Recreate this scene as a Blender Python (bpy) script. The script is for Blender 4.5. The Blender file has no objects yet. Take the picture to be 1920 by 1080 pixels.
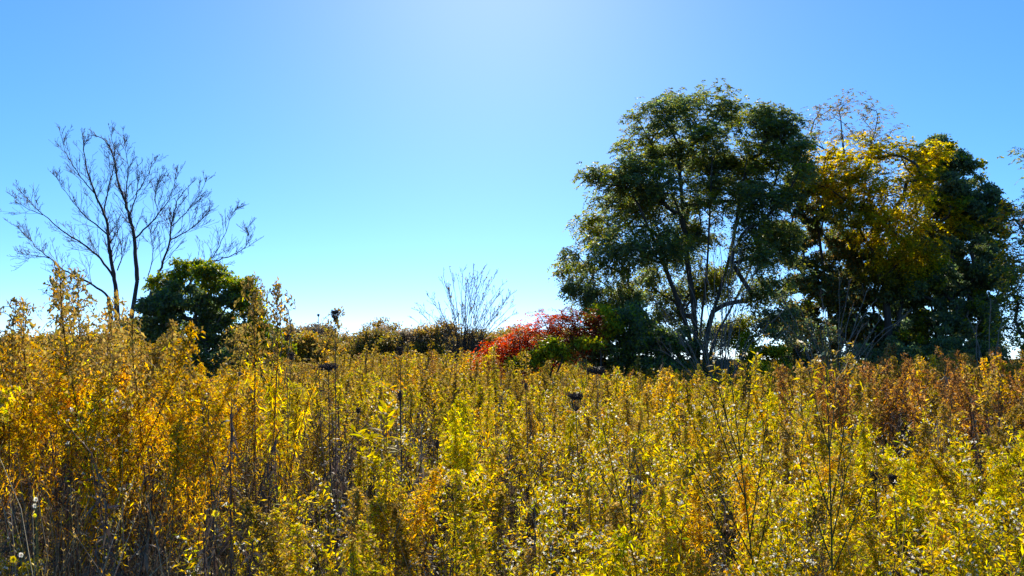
import bpy, math
import numpy as np
from mathutils import Vector

R0 = np.random.default_rng(20241)
C = bpy.context.scene.collection
scene = bpy.context.scene
PI = math.pi

# ------------------------------------------------------------------ camera frame
CAM_H, FPX, PITCH = 1.55, 1493.0, math.radians(5.05)
cp, sp = math.cos(PITCH), math.sin(PITCH)

def P(px, py, Y):
    """World point seen at photo pixel (px, py) at ground distance Y."""
    xc, yc = (px - 960) / FPX, (540 - py) / FPX
    k = Y / (cp - yc * sp)
    return np.array([xc * k, Y, CAM_H + (sp + yc * cp) * k])

def ground_z(x, y):
    return 0.05 * np.sin(x * .31 + 1.) * np.sin(y * .27) + 0.03 * np.sin(x * .9 + y * .7)

def px_of(x, y):
    return 960 + FPX * x / y

# ------------------------------------------------------------------ materials
def new_mat(name):
    m = bpy.data.materials.new(name); m.use_nodes = True
    nt = m.node_tree; nt.nodes.clear()
    return m, nt, nt.nodes.new('ShaderNodeOutputMaterial')

def plant_material(name, rough=.45, spec=.5, boost=1.0, var=.18, sheen=0):
    """Vertex colour 'col' is the leaf pigment, its alpha the share of light the blade lets through."""
    m, nt, out = new_mat(name); N = nt.nodes; L = nt.links
    at = N.new('ShaderNodeAttribute'); at.attribute_name = 'col'
    oi = N.new('ShaderNodeObjectInfo')
    mr = N.new('ShaderNodeMapRange'); mr.inputs[3].default_value = 1 - var; mr.inputs[4].default_value = 1 + var
    L.new(oi.outputs['Random'], mr.inputs[0])
    tc = N.new('ShaderNodeTexCoord'); no = N.new('ShaderNodeTexNoise'); no.inputs['Scale'].default_value = 23
    L.new(tc.outputs['Object'], no.inputs['Vector'])
    mr2 = N.new('ShaderNodeMapRange'); mr2.inputs[1].default_value = .3; mr2.inputs[2].default_value = .7
    mr2.inputs[3].default_value = .82; mr2.inputs[4].default_value = 1.18
    L.new(no.outputs[0], mr2.inputs[0])
    mu = N.new('ShaderNodeMath'); mu.operation = 'MULTIPLY'
    L.new(mr.outputs[0], mu.inputs[0]); L.new(mr2.outputs[0], mu.inputs[1])
    hs = N.new('ShaderNodeHueSaturation'); hs.inputs['Saturation'].default_value = 1.0
    L.new(mu.outputs[0], hs.inputs['Value']); L.new(at.outputs['Color'], hs.inputs['Color'])
    b = N.new('ShaderNodeBsdfPrincipled'); b.inputs['Roughness'].default_value = rough
    b.inputs['Specular IOR Level'].default_value = spec
    L.new(hs.outputs[0], b.inputs['Base Color'])
    t = N.new('ShaderNodeBsdfTranslucent')
    hs2 = N.new('ShaderNodeHueSaturation'); hs2.inputs['Value'].default_value = boost; hs2.inputs['Saturation'].default_value = 1.1
    L.new(hs.outputs[0], hs2.inputs['Color']); L.new(hs2.outputs[0], t.inputs['Color'])
    mx = N.new('ShaderNodeMixShader'); L.new(at.outputs['Alpha'], mx.inputs[0])
    L.new(b.outputs[0], mx.inputs[1]); L.new(t.outputs[0], mx.inputs[2]); L.new(mx.outputs[0], out.inputs[0])
    return m

M_PLANT = plant_material('meadow_plant', .6, .06, 1.5, .30)
M_SHRUB = plant_material('shrub_leaf', .55, .12, 1.5)
M_LEAF = plant_material('tree_leaf', .55, .2, 1.7)

def bark_material(name, c1, c2, scale=9):
    m, nt, out = new_mat(name); N = nt.nodes; L = nt.links
    tc = N.new('ShaderNodeTexCoord'); mp = N.new('ShaderNodeMapping'); mp.inputs['Scale'].default_value = (1, 1, .18)
    no = N.new('ShaderNodeTexNoise'); no.inputs['Scale'].default_value = scale; no.inputs['Detail'].default_value = 6
    L.new(tc.outputs['Object'], mp.inputs[0]); L.new(mp.outputs[0], no.inputs['Vector'])
    cr = N.new('ShaderNodeValToRGB'); cr.color_ramp.elements[0].position = .35; cr.color_ramp.elements[1].position = .68
    cr.color_ramp.elements[0].color = (*c1, 1); cr.color_ramp.elements[1].color = (*c2, 1)
    L.new(no.outputs[0], cr.inputs[0])
    b = N.new('ShaderNodeBsdfPrincipled'); b.inputs['Roughness'].default_value = .85
    bp = N.new('ShaderNodeBump'); bp.inputs['Strength'].default_value = .6; bp.inputs['Distance'].default_value = .03
    L.new(no.outputs[0], bp.inputs['Height']); L.new(bp.outputs[0], b.inputs['Normal'])
    L.new(cr.outputs[0], b.inputs['Base Color']); L.new(b.outputs[0], out.inputs[0])
    return m

M_BARK = bark_material('dark_bark', (.022, .018, .014), (.065, .053, .042))
M_PALE = bark_material('pale_bark', (.09, .075, .06), (.20, .165, .13))
M_GREYB = bark_material('grey_bark', (.022, .018, .015), (.06, .05, .042))

def soil_material():
    m, nt, out = new_mat('soil_with_litter'); N = nt.nodes; L = nt.links
    tc = N.new('ShaderNodeTexCoord'); no = N.new('ShaderNodeTexNoise'); no.inputs['Scale'].default_value = 3; no.inputs['Detail'].default_value = 9
    L.new(tc.outputs['Object'], no.inputs['Vector'])
    cr = N.new('ShaderNodeValToRGB'); e = cr.color_ramp.elements
    e[0].position = .35; e[0].color = (.014, .011, .007, 1); e[1].position = .7; e[1].color = (.055, .042, .022, 1)
    n = cr.color_ramp.elements.new(.52); n.color = (.03, .026, .013, 1)
    L.new(no.outputs[0], cr.inputs[0])
    b = N.new('ShaderNodeBsdfPrincipled'); b.inputs['Roughness'].default_value = 1.; b.inputs['Specular IOR Level'].default_value = 0.
    bp = N.new('ShaderNodeBump'); bp.inputs['Strength'].default_value = .8; bp.inputs['Distance'].default_value = .08
    L.new(no.outputs[0], bp.inputs['Height']); L.new(bp.outputs[0], b.inputs['Normal'])
    L.new(cr.outputs[0], b.inputs['Base Color']); L.new(b.outputs[0], out.inputs[0])
    return m

# ------------------------------------------------------------------ mesh collector
def unit(a):
    a = np.asarray(a, float)
    return a / np.maximum(np.linalg.norm(a, axis=-1, keepdims=True), 1e-9)

class Geo:
    def __init__(s):
        s.v, s.c, s.t, s.q, s.n = [], [], [], [], 0

    def add(s, v, c, tris=None, quads=None):
        v = np.asarray(v, np.float32).reshape(-1, 3)
        c = np.broadcast_to(np.asarray(c, np.float32), (len(v), 4))
        if tris is not None and len(tris): s.t.append(np.asarray(tris, np.int32).reshape(-1, 3) + s.n)
        if quads is not None and len(quads): s.q.append(np.asarray(quads, np.int32).reshape(-1, 4) + s.n)
        s.v.append(v); s.c.append(c); s.n += len(v)

    def arrays(s):
        z = lambda l, w, t: np.concatenate(l) if l else np.zeros((0, w), t)
        return z(s.v, 3, np.float32), z(s.c, 4, np.float32), z(s.t, 3, np.int32), z(s.q, 4, np.int32)

    def mesh(s, name, mat, smooth=False):
        v, c, t, q = s.arrays()
        me = bpy.data.meshes.new(name)
        me.vertices.add(len(v)); me.vertices.foreach_set('co', v.ravel())
        nl = len(t) * 3 + len(q) * 4
        me.loops.add(nl); me.loops.foreach_set('vertex_index', np.concatenate([t.ravel(), q.ravel()]))
        me.polygons.add(len(t) + len(q))
        ls = np.concatenate([np.arange(len(t)) * 3, len(t) * 3 + np.arange(len(q)) * 4]).astype(np.int32)
        me.polygons.foreach_set('loop_start', ls)
        if smooth: me.polygons.foreach_set('use_smooth', np.ones(len(t) + len(q), bool))
        me.update(calc_edges=True)
        a = me.attributes.new('col', 'FLOAT_COLOR', 'POINT'); a.data.foreach_set('color', c.ravel())
        me.materials.append(mat)
        return me

    # -- shapes
    def tube(s, pts, rad, sides=4, col=(.1, .08, .06, 0)):
        pts = np.asarray(pts, float); n = len(pts)
        rad = np.broadcast_to(np.asarray(rad, float), (n,))
        tan = unit(np.gradient(pts, axis=0))
        ref = np.array([.31, .94, .12]) if abs(tan[0] @ np.array([.31, .94, .12])) < .85 else np.array([.9, .1, .4])
        a = unit(np.cross(tan, ref)); b = np.cross(tan, a)
        ang = np.arange(sides) * 2 * PI / sides
        ring = pts[:, None] + rad[:, None, None] * (a[:, None] * np.cos(ang)[None, :, None] + b[:, None] * np.sin(ang)[None, :, None])
        i = np.arange(n - 1)[:, None] * sides; j = np.arange(sides)[None]; k = (j + 1) % sides
        q = np.stack([i + j, i + k, i + sides + k, i + sides + j], -1).reshape(-1, 4)
        s.add(ring.reshape(-1, 3), col, quads=q)

    def quads_leaf(s, p, d, nrm, L, W, col, fold=.12, droop=.1):
        """Rhombic blades, one quad each, folded along the midrib."""
        p = np.asarray(p, float); n = len(p)
        if not n: return
        d = unit(d); sd = unit(np.cross(d, nrm)); up = np.cross(sd, d)
        L = np.broadcast_to(L, (n,))[:, None]; W = np.broadcast_to(W, (n,))[:, None]
        m = p + d * L * .45 + up * W * fold
        tip = p + d * L - np.array([0, 0, 1.]) * L * droop
        v = np.stack([p, m + sd * W * .5, tip, m - sd * W * .5], 1)
        q = np.arange(n * 4).reshape(n, 4)
        s.add(v, np.repeat(np.broadcast_to(col, (n, 4)), 4, axis=0), quads=q)

    def blades(s, p, d, L, W, col, droop=.35, twist=None):
        """Lance-shaped leaves in three segments that arch and droop."""
        p = np.asarray(p, float); n = len(p)
        if not n: return
        d = unit(d); up0 = np.array([0, 0, 1.]) + (twist if twist is not None else 0)
        sd = unit(np.cross(d, np.broadcast_to(up0, d.shape)) + 1e-6)
        L = np.broadcast_to(L, (n,))[:, None]; W = np.broadcast_to(W, (n,))[:, None]; dr = np.broadcast_to(droop, (n,))[:, None]
        at = lambda t: p + d * L * t - np.array([0, 0, 1.]) * L * dr * t * t
        v = np.stack([p, at(.32) + sd * W * .5, at(.32) - sd * W * .5, at(.68) + sd * W * .4, at(.68) - sd * W * .4, at(1.)], 1)
        o = (np.arange(n) * 6)[:, None]
        t = np.concatenate([o + np.array([0, 1, 2]), o + np.array([4, 3, 5])])
        q = o + np.array([1, 3, 4, 2])
        s.add(v, np.repeat(np.broadcast_to(col, (n, 4)), 6, axis=0), tris=t, quads=q)

def pick(r, pal, n, alpha, jit=.16, weights=None):
    pal = np.asarray(pal, float)
    c = pal[r.choice(len(pal), n, p=weights)] * (1 + r.normal(0, jit, (n, 1))) * (1 + r.normal(0, .05, (n, 3)))
    return np.concatenate([np.clip(c, .004, .9), np.full((n, 1), alpha)], 1)

def rand_dirs(r, n):
    return unit(r.normal(0, 1, (n, 3)))

# ------------------------------------------------------------------ objects
def link_mesh(name, me, parent=None):
    o = bpy.data.objects.new(name, me); C.objects.link(o)
    if parent is not None: o.parent = parent
    return o

def thing(name, label, cat, loc, group=None):
    o = bpy.data.objects.new(name, None); C.objects.link(o)
    o.empty_display_size = .2
    o.location = tuple(float(a) for a in loc); o['label'] = label; o['category'] = cat
    if group: o['group'] = group
    return o

def shifted(geo, loc):
    loc = np.asarray(loc, np.float32); geo.v = [v - loc for v in geo.v]
    return geo

# ------------------------------------------------------------------ palettes (linear)
GOLD = [(.64, .36, .006), (.58, .29, .005), (.70, .45, .012), (.46, .20, .006), (.44, .34, .010), (.60, .32, .005)]
YGREEN = [(.48, .40, .008), (.38, .35, .008), (.58, .40, .006), (.24, .26, .012), (.62, .40, .008), (.52, .33, .006), (.40, .22, .008)]
LIME = [(.54, .46, .006), (.46, .42, .006), (.64, .48, .008), (.32, .34, .008), (.66, .42, .006)]
OLIVE = [(.31, .20, .022), (.38, .21, .016), (.22, .15, .032), (.33, .24, .018), (.25, .19, .022)]
RUST = [(.30, .13, .025), (.36, .16, .025), (.24, .10, .025), (.40, .22, .025), (.28, .15, .04)]
DRY = [(.17, .12, .08), (.12, .085, .06), (.22, .17, .11), (.085, .065, .055), (.15, .11, .09)]
TAN = [(.42, .29, .09), (.36, .23, .06), (.46, .34, .13), (.30, .19, .07)]
FLUFF = [(.74, .70, .58), (.66, .60, .46), (.80, .77, .68)]

# ------------------------------------------------------------------ meadow plant templates: dict part -> Geo, height 1 means its real height
def arc(p0, d, L, n, lift, r, wob=.03):
    t = np.linspace(0, 1, n)[:, None]
    pts = p0 + unit(d) * L * t + np.array([0, 0, 1.]) * lift * L * t * t
    w = np.cumsum(r.normal(0, wob * L / n, (n, 3)), axis=0); w[0] = 0
    return pts + w

def along(pts, t):
    n = len(pts) - 1; x = np.clip(np.asarray(t) * n, 0, n - 1e-6); i = x.astype(int); f = (x - i)[:, None]
    return pts[i] * (1 - f) + pts[i + 1] * f

def goldenrod(r, h, pal, lod=0, plume_pal=TAN, dry=.34, plume=1.0, leaf_l=.075, dens=1.0, spread=.0, p0t=.70, pw=1., top=.2):
    st, fo, pl = Geo(), Geo(), Geo()
    lean = r.normal(0, .13 + spread, 2); bow = r.normal(0, .10, 2)
    stem = arc(np.zeros(3), np.array([lean[0], lean[1], 1.]), h, 9, 0, r, .07); q_ = np.linspace(0, 1, 9)[:, None] ** 2; stem[:, :2] += bow * h * q_
    stc = pick(r, [(.12, .075, .035), (.10, .055, .03), (.15, .11, .04)], 1, 0.)[0]
    st.tube(stem, np.linspace(.0042, .0015, 9) * (1 if lod == 0 else 1.3 + lod * .6), 3, stc)
    wide = (1, 1.5, 2.4)[lod]; n = int(h * (78, 40, 17)[lod] * dens ** (1., .75, .6)[lod])
    t = r.uniform(.06, p0t + top, n) ** .85; a = np.arange(n) * 2.4 + r.normal(0, .5, n); off = r.uniform(0, .05, n) * (r.uniform(0, 1, n) < .55)
    el = r.normal(.5, .5, n)
    d = np.stack([np.cos(a) * np.cos(el), np.sin(a) * np.cos(el), np.sin(el)], 1)
    L = leaf_l * (1.25 - .75 * np.abs(t - .45) * 1.6) * r.uniform(.5, 1.55, n) * (1, 1.45, 2.2)[lod]
    col = pick(r, pal, n, .72)
    low = (t + r.normal(0, .06, n)) < dry * r.uniform(.6, 1.25, n)
    col[low] = pick(r, DRY, int(low.sum()), .22)
    d[low, 2] -= .75; L[low] *= .72
    base = along(stem, t) + np.stack([np.cos(a), np.sin(a), .8 + 0 * a], 1) * off[:, None]
    if lod == 0:
        fo.blades(base, d, L, L * r.uniform(.12, .21, n) * wide, col, r.uniform(-.3, 1.3, n), r.normal(0, .7, (n, 3)))
    else:
        fo.quads_leaf(base, d, unit(np.array([0, 0, 1.]) + r.normal(0, .6, (n, 3))), L, L * (.20, .25, .30)[lod], col, .1, .3)
    m = (46, 26, 10)[lod]
    pl.quads_leaf(along(stem, r.uniform(p0t, 1, m)) + r.normal(0, .006, (m, 3)), rand_dirs(r, m) + np.array([0, 0, .5]), rand_dirs(r, m), r.uniform(.012, .026, m) * (1 + .7 * lod), .008 * (1 + .7 * lod), pick(r, plume_pal, m, .35))
    nb = int((18, 10, 5)[lod] * plume)
    for k in range(nb):                                   # arching plume branches, florets along the upper side
        tt = p0t + (.99 - p0t) * (k + .5) / max(nb, 1); p0 = along(stem, [tt])[0]
        aa = k * 2.4 + r.normal(0, .4); bl = h * pw * r.uniform(.07, .15) * (1.25 - (tt - p0t) / (1 - p0t) * .8)
        br = arc(p0, np.array([math.cos(aa), math.sin(aa), 1.15]), bl, 5, -.85, r, .08)
        if lod < 2: pl.tube(br, np.linspace(.0014, .0007, 5) * (1 + lod), 3, stc)
        m = (20, 9, 4)[lod]; q = along(br, r.uniform(.03, 1, m)) + r.normal(0, .004, (m, 3))
        c = pick(r, plume_pal, m, .35)
        pl.quads_leaf(q, rand_dirs(r, m) + np.array([0, 0, .5]), rand_dirs(r, m), r.uniform(.012, .024, m) * (1 + .7 * lod), r.uniform(.005, .010, m) * (1 + .7 * lod), c)
        m = max(1, int((4, 2, 1)[lod] * min(1, top * 5))); q = along(br, r.uniform(0, .5, m))
        fo.quads_leaf(q, rand_dirs(r, m) + unit(br[-1] - br[0]), rand_dirs(r, m), r.uniform(.014, .032, m) * (1 + .4 * lod), .007 * wide, pick(r, pal, m, .62))
    return {'stem': st, 'foliage': fo, 'plume': pl}

def aster(r, h, pal, lod=0, fluff=1.0):
    st, fo, pl = Geo(), Geo(), Geo()
    stc = pick(r, [(.13, .10, .035), (.10, .07, .035), (.17, .12, .06)], 1, 0.)[0]
    ns = (3, 2, 1)[lod]; wide = (1, 1.7, 2.6)[lod]
    for s_ in range(ns):
        l2 = r.normal(0, .16, 2)
        stem = arc(r.normal(0, .03, 3) * np.array([1, 1, 0]), np.array([l2[0], l2[1], 1.]), h * r.uniform(.8, 1), 6, 0, r, .06)
        st.tube(stem, np.linspace(.0032, .0012, 6) * (1 + .5 * lod), 3, stc)
        n = int(h * (60, 26, 10)[lod]); t = r.uniform(.1, 1, n)
        fo.quads_leaf(along(stem, t), rand_dirs(r, n) + np.array([0, 0, .4]), rand_dirs(r, n), r.uniform(.015, .04, n) * (1 + .3 * lod), .008 * wide, pick(r, pal, n, .5))
        nb = (11, 7, 4)[lod]
        for k in range(nb):
            tt = r.uniform(.35, .97); p0 = along(stem, [tt])[0]; aa = k * 2.4 + r.normal(0, .4)
            br = arc(p0, np.array([math.cos(aa), math.sin(aa), 1.1]), h * r.uniform(.12, .3) * (1.3 - tt * .8), 5, .0, r, .1)
            if lod < 2: pl.tube(br, np.linspace(.0016, .0008, 5) * (1 + lod), 3, stc)
            n = (22, 10, 5)[lod]; t = r.uniform(.1, 1, n)
            fo.quads_leaf(along(br, t), rand_dirs(r, n) + np.array([0, 0, .5]), rand_dirs(r, n), r.uniform(.014, .035, n) * (1 + .4 * lod), r.uniform(.004, .008, n) * wide, pick(r, pal, n, .5))
            m = r.poisson((2.6, 1.7, .9)[lod] * fluff)
            if m:                                          # open seed puffs: small stars of bristles
                q = along(br, r.uniform(.45, 1, m)) + r.normal(0, .015, (m, 3)); nn = (7, 4, 2)[lod]
                q = np.repeat(q, nn, axis=0)
                pl.quads_leaf(q, rand_dirs(r, m * nn) + np.array([0, 0, .35]), rand_dirs(r, m * nn), r.uniform(.006, .0105, m * nn) * (1 + .6 * lod), .005 * (1 + .6 * lod), pick(r, FLUFF, m * nn, .4), 0, 0)
    return {'stem': st, 'foliage': fo, 'flower_head': pl}

def dry_stalk(r, h, lod=0):
    st, fo, pl = Geo(), Geo(), Geo()
    stc = pick(r, [(.10, .075, .06), (.07, .05, .045), (.16, .13, .10)], 1, 0.)[0]
    for s_ in range((2, 1, 1)[lod]):
        l2 = r.normal(0, .12, 2)
        stem = arc(r.normal(0, .04, 3) * np.array([1, 1, 0]), np.array([l2[0], l2[1], 1.]), h * r.uniform(.75, 1), 6, 0, r, .06)
        st.tube(stem, np.linspace(.0045, .002, 6) * (1 + .5 * lod), 3, stc)
        n = int(h * (46, 26, 14)[lod]); t = r.uniform(.08, .97, n)
        d = rand_dirs(r, n) + np.array([0, 0, -.5])
        fo.blades(along(stem, t), d, r.uniform(.03, .08, n) * (1 + .25 * lod), r.uniform(.006, .014, n) * (1, 1.6, 2.4)[lod], pick(r, DRY, n, .16), r.uniform(-.2, .9, n), r.normal(0, .7, (n, 3)))
        for k in range((6, 3, 2)[lod]):
            p0 = along(stem, [r.uniform(.6, 1)])[0]; br = arc(p0, np.append(r.normal(0, .7, 2), 1.), h * r.uniform(.06, .14), 4, 0, r, .1)
            st.tube(br, np.linspace(.0016, .001, 4) * (1 + .6 * lod), 3, stc)
            m = (7, 4, 2)[lod]
            fo.quads_leaf(np.repeat(br[-1:], m, 0) + r.normal(0, .006, (m, 3)), rand_dirs(r, m) + np.array([0, 0, .4]), rand_dirs(r, m), r.uniform(.008, .017, m) * (1 + .5 * lod), .008 * (1 + .5 * lod), pick(r, DRY, m, .1))
    return {'stem': st, 'foliage': fo}

def grass_tuft(r, h, lod=0):
    g = Geo(); n = (26, 14, 7)[lod]
    a = r.uniform(0, 2 * PI, n); el = r.uniform(.95, 1.5, n)
    d = np.stack([np.cos(a) * np.cos(el), np.sin(a) * np.cos(el), np.sin(el)], 1)
    L = h * r.uniform(.45, 1., n)
    pal = [(.20, .16, .10), (.26, .21, .13), (.15, .12, .085), (.17, .17, .05), (.12, .13, .04)]
    g.blades(r.normal(0, .035, (n, 3)) * np.array([1, 1, 0]), d, L, r.uniform(.003, .0065, n) * (1, 1.6, 2.6)[lod], pick(r, pal, n, .35), r.uniform(.05, .55, n))
    for k in range((5, 3, 1)[lod]):
        s_ = arc(r.normal(0, .03, 3) * np.array([1, 1, 0]), np.append(r.normal(0, .14, 2), 1.), h * r.uniform(.9, 1.25), 5, 0, r, .05)
        g.tube(s_, np.linspace(.0017, .0009, 5) * (1 + lod * .6), 3, pick(r, pal[:3], 1, 0)[0])
        m = (14, 7, 4)[lod]
        g.quads_leaf(along(s_, r.uniform(.78, 1, m)), rand_dirs(r, m) * .6 + np.array([0, 0, 1.]), rand_dirs(r, m), .017 * (1 + .4 * lod), .004 * (1 + .6 * lod), pick(r, TAN, m, .35))
    for k in range((3, 2, 1)[lod]):                         # broken thin stalks leaning across the others
        s_ = arc(r.normal(0, .05, 3) * np.array([1, 1, 0]), np.append(r.normal(0, .55, 2), 1.), h * r.uniform(.8, 1.5), 6, -.08, r, .12)
        g.tube(s_, np.linspace(.0020, .0010, 6) * (1 + lod * .5), 3, pick(r, [(.22, .17, .11), (.12, .09, .06), (.30, .24, .15)], 1, 0)[0])
    return {'blade': g}

def rusty_plume(r, h, lod=0):
    d = goldenrod(r, h, RUST + OLIVE[:2], lod, plume_pal=[(.36, .17, .05), (.28, .12, .04), (.42, .24, .08), (.22, .11, .05)], dry=.55, plume=2.4, dens=4., leaf_l=.027, p0t=.55)
    return d

# kinds and their prebuilt variants (near, middle, far detail)
NV = 9
def variants(fn, nv=NV):
    return [[fn(np.random.default_rng(77 + 31 * i + 7 * lod), lod) for i in range(nv)] for lod in range(3)]

KIND = {
    'gold':  variants(lambda r, l: goldenrod(r, 1., GOLD, l, plume_pal=TAN[:1] + GOLD[:3] + GOLD[4:5], dry=.58, leaf_l=.021, dens=15., plume=1.4, p0t=.74, pw=1.1)),
    'tall':  variants(lambda r, l: goldenrod(r, 1., GOLD + LIME[:2], l, plume_pal=TAN[:2] + [(.26, .20, .04)], dry=.5, leaf_l=.022, dens=8.5, plume=1.5, p0t=.70, pw=1.55, top=.04)),
    'green': variants(lambda r, l: goldenrod(r, 1., YGREEN, l, plume_pal=TAN[:2] + YGREEN[:3], dry=.22, leaf_l=.021, dens=13., plume=2.2, spread=.06)),
    'lime':  variants(lambda r, l: goldenrod(r, 1., LIME, l, plume_pal=LIME, dry=.10, leaf_l=.021, dens=15., plume=1.9, spread=.16)),
    'olive': variants(lambda r, l: goldenrod(r, 1., OLIVE, l, plume_pal=TAN + OLIVE, dry=.35, leaf_l=.022, dens=10., plume=2.4)),
    'rust':  variants(lambda r, l: rusty_plume(r, 1., l)),
    'aster': variants(lambda r, l: aster(r, 1., YGREEN + LIME + OLIVE[:2], l)),
    'dry':   variants(lambda r, l: dry_stalk(r, 1., l)),
    'grass': variants(lambda r, l: grass_tuft(r, 1., l)),
}

# ------------------------------------------------------------------ where the meadow plants stand
class Spot:
    __slots__ = ('k', 'x', 'y', 'h', 'rz', 'v', 'tint', 'w')
    def __init__(s, k, x, y, h, w=1.):
        s.k, s.x, s.y, s.h, s.w = k, x, y, h, w
        s.rz = R0.uniform(0, 2 * PI); s.v = int(R0.integers(NV)); s.tint = float(np.clip(R0.normal(1, .2), .5, 1.5))

spots = []
def patch_noise(x, y, s, ph=0):
    return math.sin(x * s + ph) * math.cos(y * s * .83 + 1.7 * ph) + .5 * math.sin((x + y) * s * 1.9 + 2 * ph)

def choose(**kw):
    ks = list(kw); w = np.array([kw[k] for k in ks], float); return ks[int(R0.choice(len(ks), p=w / w.sum()))]

def plant(x, y):
    p = px_of(x, y) + R0.normal(0, 25); u = R0.uniform; n1 = patch_noise(x, y, 1.1, .4); n2 = patch_noise(x, y, .45, 2.1)
    if y < 9.5:
        if p < 480:
            front = y < 3.65 + .25 * math.sin(x * 5)
            if front:
                k = choose(grass=7, dry=6., aster=.4)
                h = u(.6, 1.1) if k != 'grass' else u(.65, 1.05)
            else:
                k = choose(gold=6, tall=1.6 * (p < 250), olive=.6, dry=1.2, green=.5 + (n1 > .6) * 1.2, aster=.25)
                top = 1.68 + .07 * n1 - .40 * min(1, max(0, (p - 225) / 90))
                h = top * u(.82, 1.08) if k != 'dry' else u(1., 1.4)
        elif p < 960:
            k = 'dry' if n2 > .62 and u() < .55 else choose(green=5 - .8 * n1, gold=1.2 + .9 * max(n1, 0), lime=1.2, dry=1.1 + .6 * (n2 > .5), aster=1.5, grass=.9, olive=.8)
            h = u(.85, 1.28) - (.12 if y < 3.4 else 0) + .04 * (y - 5)
        elif p < 1640 and p > 1480 and y > 6.3:
            k = choose(rust=5, olive=2.5, dry=1, aster=.6); h = u(1.05, 1.5)
        elif p < 1640:
            k = 'dry' if n2 > .75 and u() < .5 else choose(green=2.8, gold=1.1 + .6 * max(n1, 0), lime=1.1, aster=4., dry=.8, olive=1.1, grass=.5)
            h = u(.82, 1.22) - (.10 if y < 3.4 else 0) + .03 * (y - 5)
        else:
            if y < 5.2:
                k = choose(lime=6, green=2, aster=2., gold=.6); h = u(.92, 1.2) + .05 * n1
            elif y < 6.8:
                k = choose(dry=5, olive=1.6, aster=1.2, rust=.8); h = u(.95, 1.25)
            else:
                k = choose(rust=4.5, olive=2.5, dry=1.2, gold=.8); h = u(1.1, 1.62)
    else:
        if p < 480:
            k = choose(gold=5, olive=2, green=1.5); h = u(1.1, 1.5)
        elif p < 1000:
            if y > 17: k = choose(olive=6, rust=1.2, green=.9, dry=1, gold=.8); h = u(1.2, 1.82) if p > 640 else u(1.05, 1.5)
            else: k = choose(green=1.7, olive=4 + n2, gold=1.1, dry=1.5, lime=.4, rust=.5); h = u(1.05, 1.4)
        elif p < 1620:
            f = max(0, (p - 1380) / 220)
            k = choose(green=1.6, olive=3.6, lime=.7, gold=1., dry=1.3, aster=.5, rust=.5 + 5 * f); h = u(1.0, 1.42) + .1 * f
        else:
            k = choose(rust=5.5, olive=3, gold=.9, dry=1); h = u(1.1, 1.62)
    if y > 11 and u() < .08 and k in ('olive', 'rust', 'dry', 'green') and not 440 < p < 680: h *= u(1.08, 1.25)
    spots.append(Spot(k, x, y, h))

def scatter(y0, y1, dens, wedge=.86, low=False):
    area = wedge * (y1 * y1 - y0 * y0); n = int(area * dens)
    y = np.sqrt(R0.uniform(y0 * y0, y1 * y1, n)); x = R0.uniform(-1, 1, n) * wedge * y
    for a, b in zip(x, y):
        if low: spots.append(Spot(choose(grass=6, dry=2.5, aster=1), float(a), float(b), R0.uniform(.22, .6)))
        else: plant(float(a), float(b))

scatter(2.7, 3.6, 30, .75)
scatter(3.6, 6.2, 19)
scatter(2.5, 5.4, 26, .8, True)
scatter(6.2, 10, 14)
scatter(10, 18, 8.5)
scatter(18, 34, 3.6)
scatter(34, 62, 1.5)

# the tall goldenrods that stand out of the bank (photo column, top row, distance)
for a, b, Y in ((70, 492, 4.3), (48, 560, 4.6), (20, 585, 4.2), (110, 570, 4.9), (215, 520, 4.4), (228, 500, 4.7), (200, 560, 4.9), (255, 545, 5.2),
                (325, 588, 4.6), (338, 610, 5.0), (412, 640, 4.8), (480, 548, 5.0), (494, 560, 4.7), (468, 590, 5.3), (508, 590, 5.1), (150, 600, 4.7), (175, 615, 5.1), (285, 600, 5.4)):
    q = P(a, b, Y); spots.append(Spot('tall', q[0], Y, q[2], 1.))

KNAME = {
    'gold': ('goldenrod', 'goldenrod', 'golden goldenrod with yellow leaves', 'golden goldenrods'),
    'tall': ('goldenrod', 'goldenrod', 'tall goldenrod with open arching plume', 'tall open-plumed goldenrods'),
    'green': ('goldenrod', 'goldenrod', 'yellow-green goldenrod with lance leaves', 'yellow-green goldenrods'),
    'lime': ('goldenrod', 'goldenrod', 'bright lime-yellow leaning goldenrod', 'lime-yellow goldenrods'),
    'olive': ('goldenrod', 'goldenrod', 'olive-brown goldenrod with tan tufted plume', 'olive-brown goldenrods'),
    'rust': ('dock_plant', 'wild plant', 'rust-brown plumed plant', 'rust-brown plumed plants'),
    'aster': ('aster', 'aster', 'fine-stemmed aster with white seed fluff', 'asters gone to seed'),
    'dry': ('withered_stalk', 'dead plant', 'withered stalk with curled dead leaves', 'withered stalks'),
}
def where(s):
    """The landmark a plant stands below, as one would point to it."""
    p = px_of(s.x, s.y)
    for lim, w in ((230, 'below the bare tree'), (500, 'below the round green shrub'), (860, 'below the far tree line'), (1130, 'below the red sumac'), (1450, 'below the tallest tree'), (1700, 'below the yellow tree'), (9999, 'below the stepped dark tree')):
        if p < lim: return w + (', in the front rows' if s.y < 3.9 else '')
LIMIT = {'goldenrod': 290, 'dock_plant': 60, 'aster': 130, 'withered_stalk': 110}

def in_view(s):
    if abs(s.x / s.y) > .655: return False
    z = s.h + ground_z(s.x, s.y)
    return (CAM_H - z) / s.y < .262                          # its top shows above the bottom of the frame

spots.sort(key=lambda s: s.y)
singles, rest, used = [], [], {}
for s in spots:
    nm = KNAME.get(s.k, (None,))[0]
    if nm and in_view(s) and used.get(nm, 0) < LIMIT[nm]:
        used[nm] = used.get(nm, 0) + 1; singles.append(s)
    else: rest.append(s)

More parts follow.
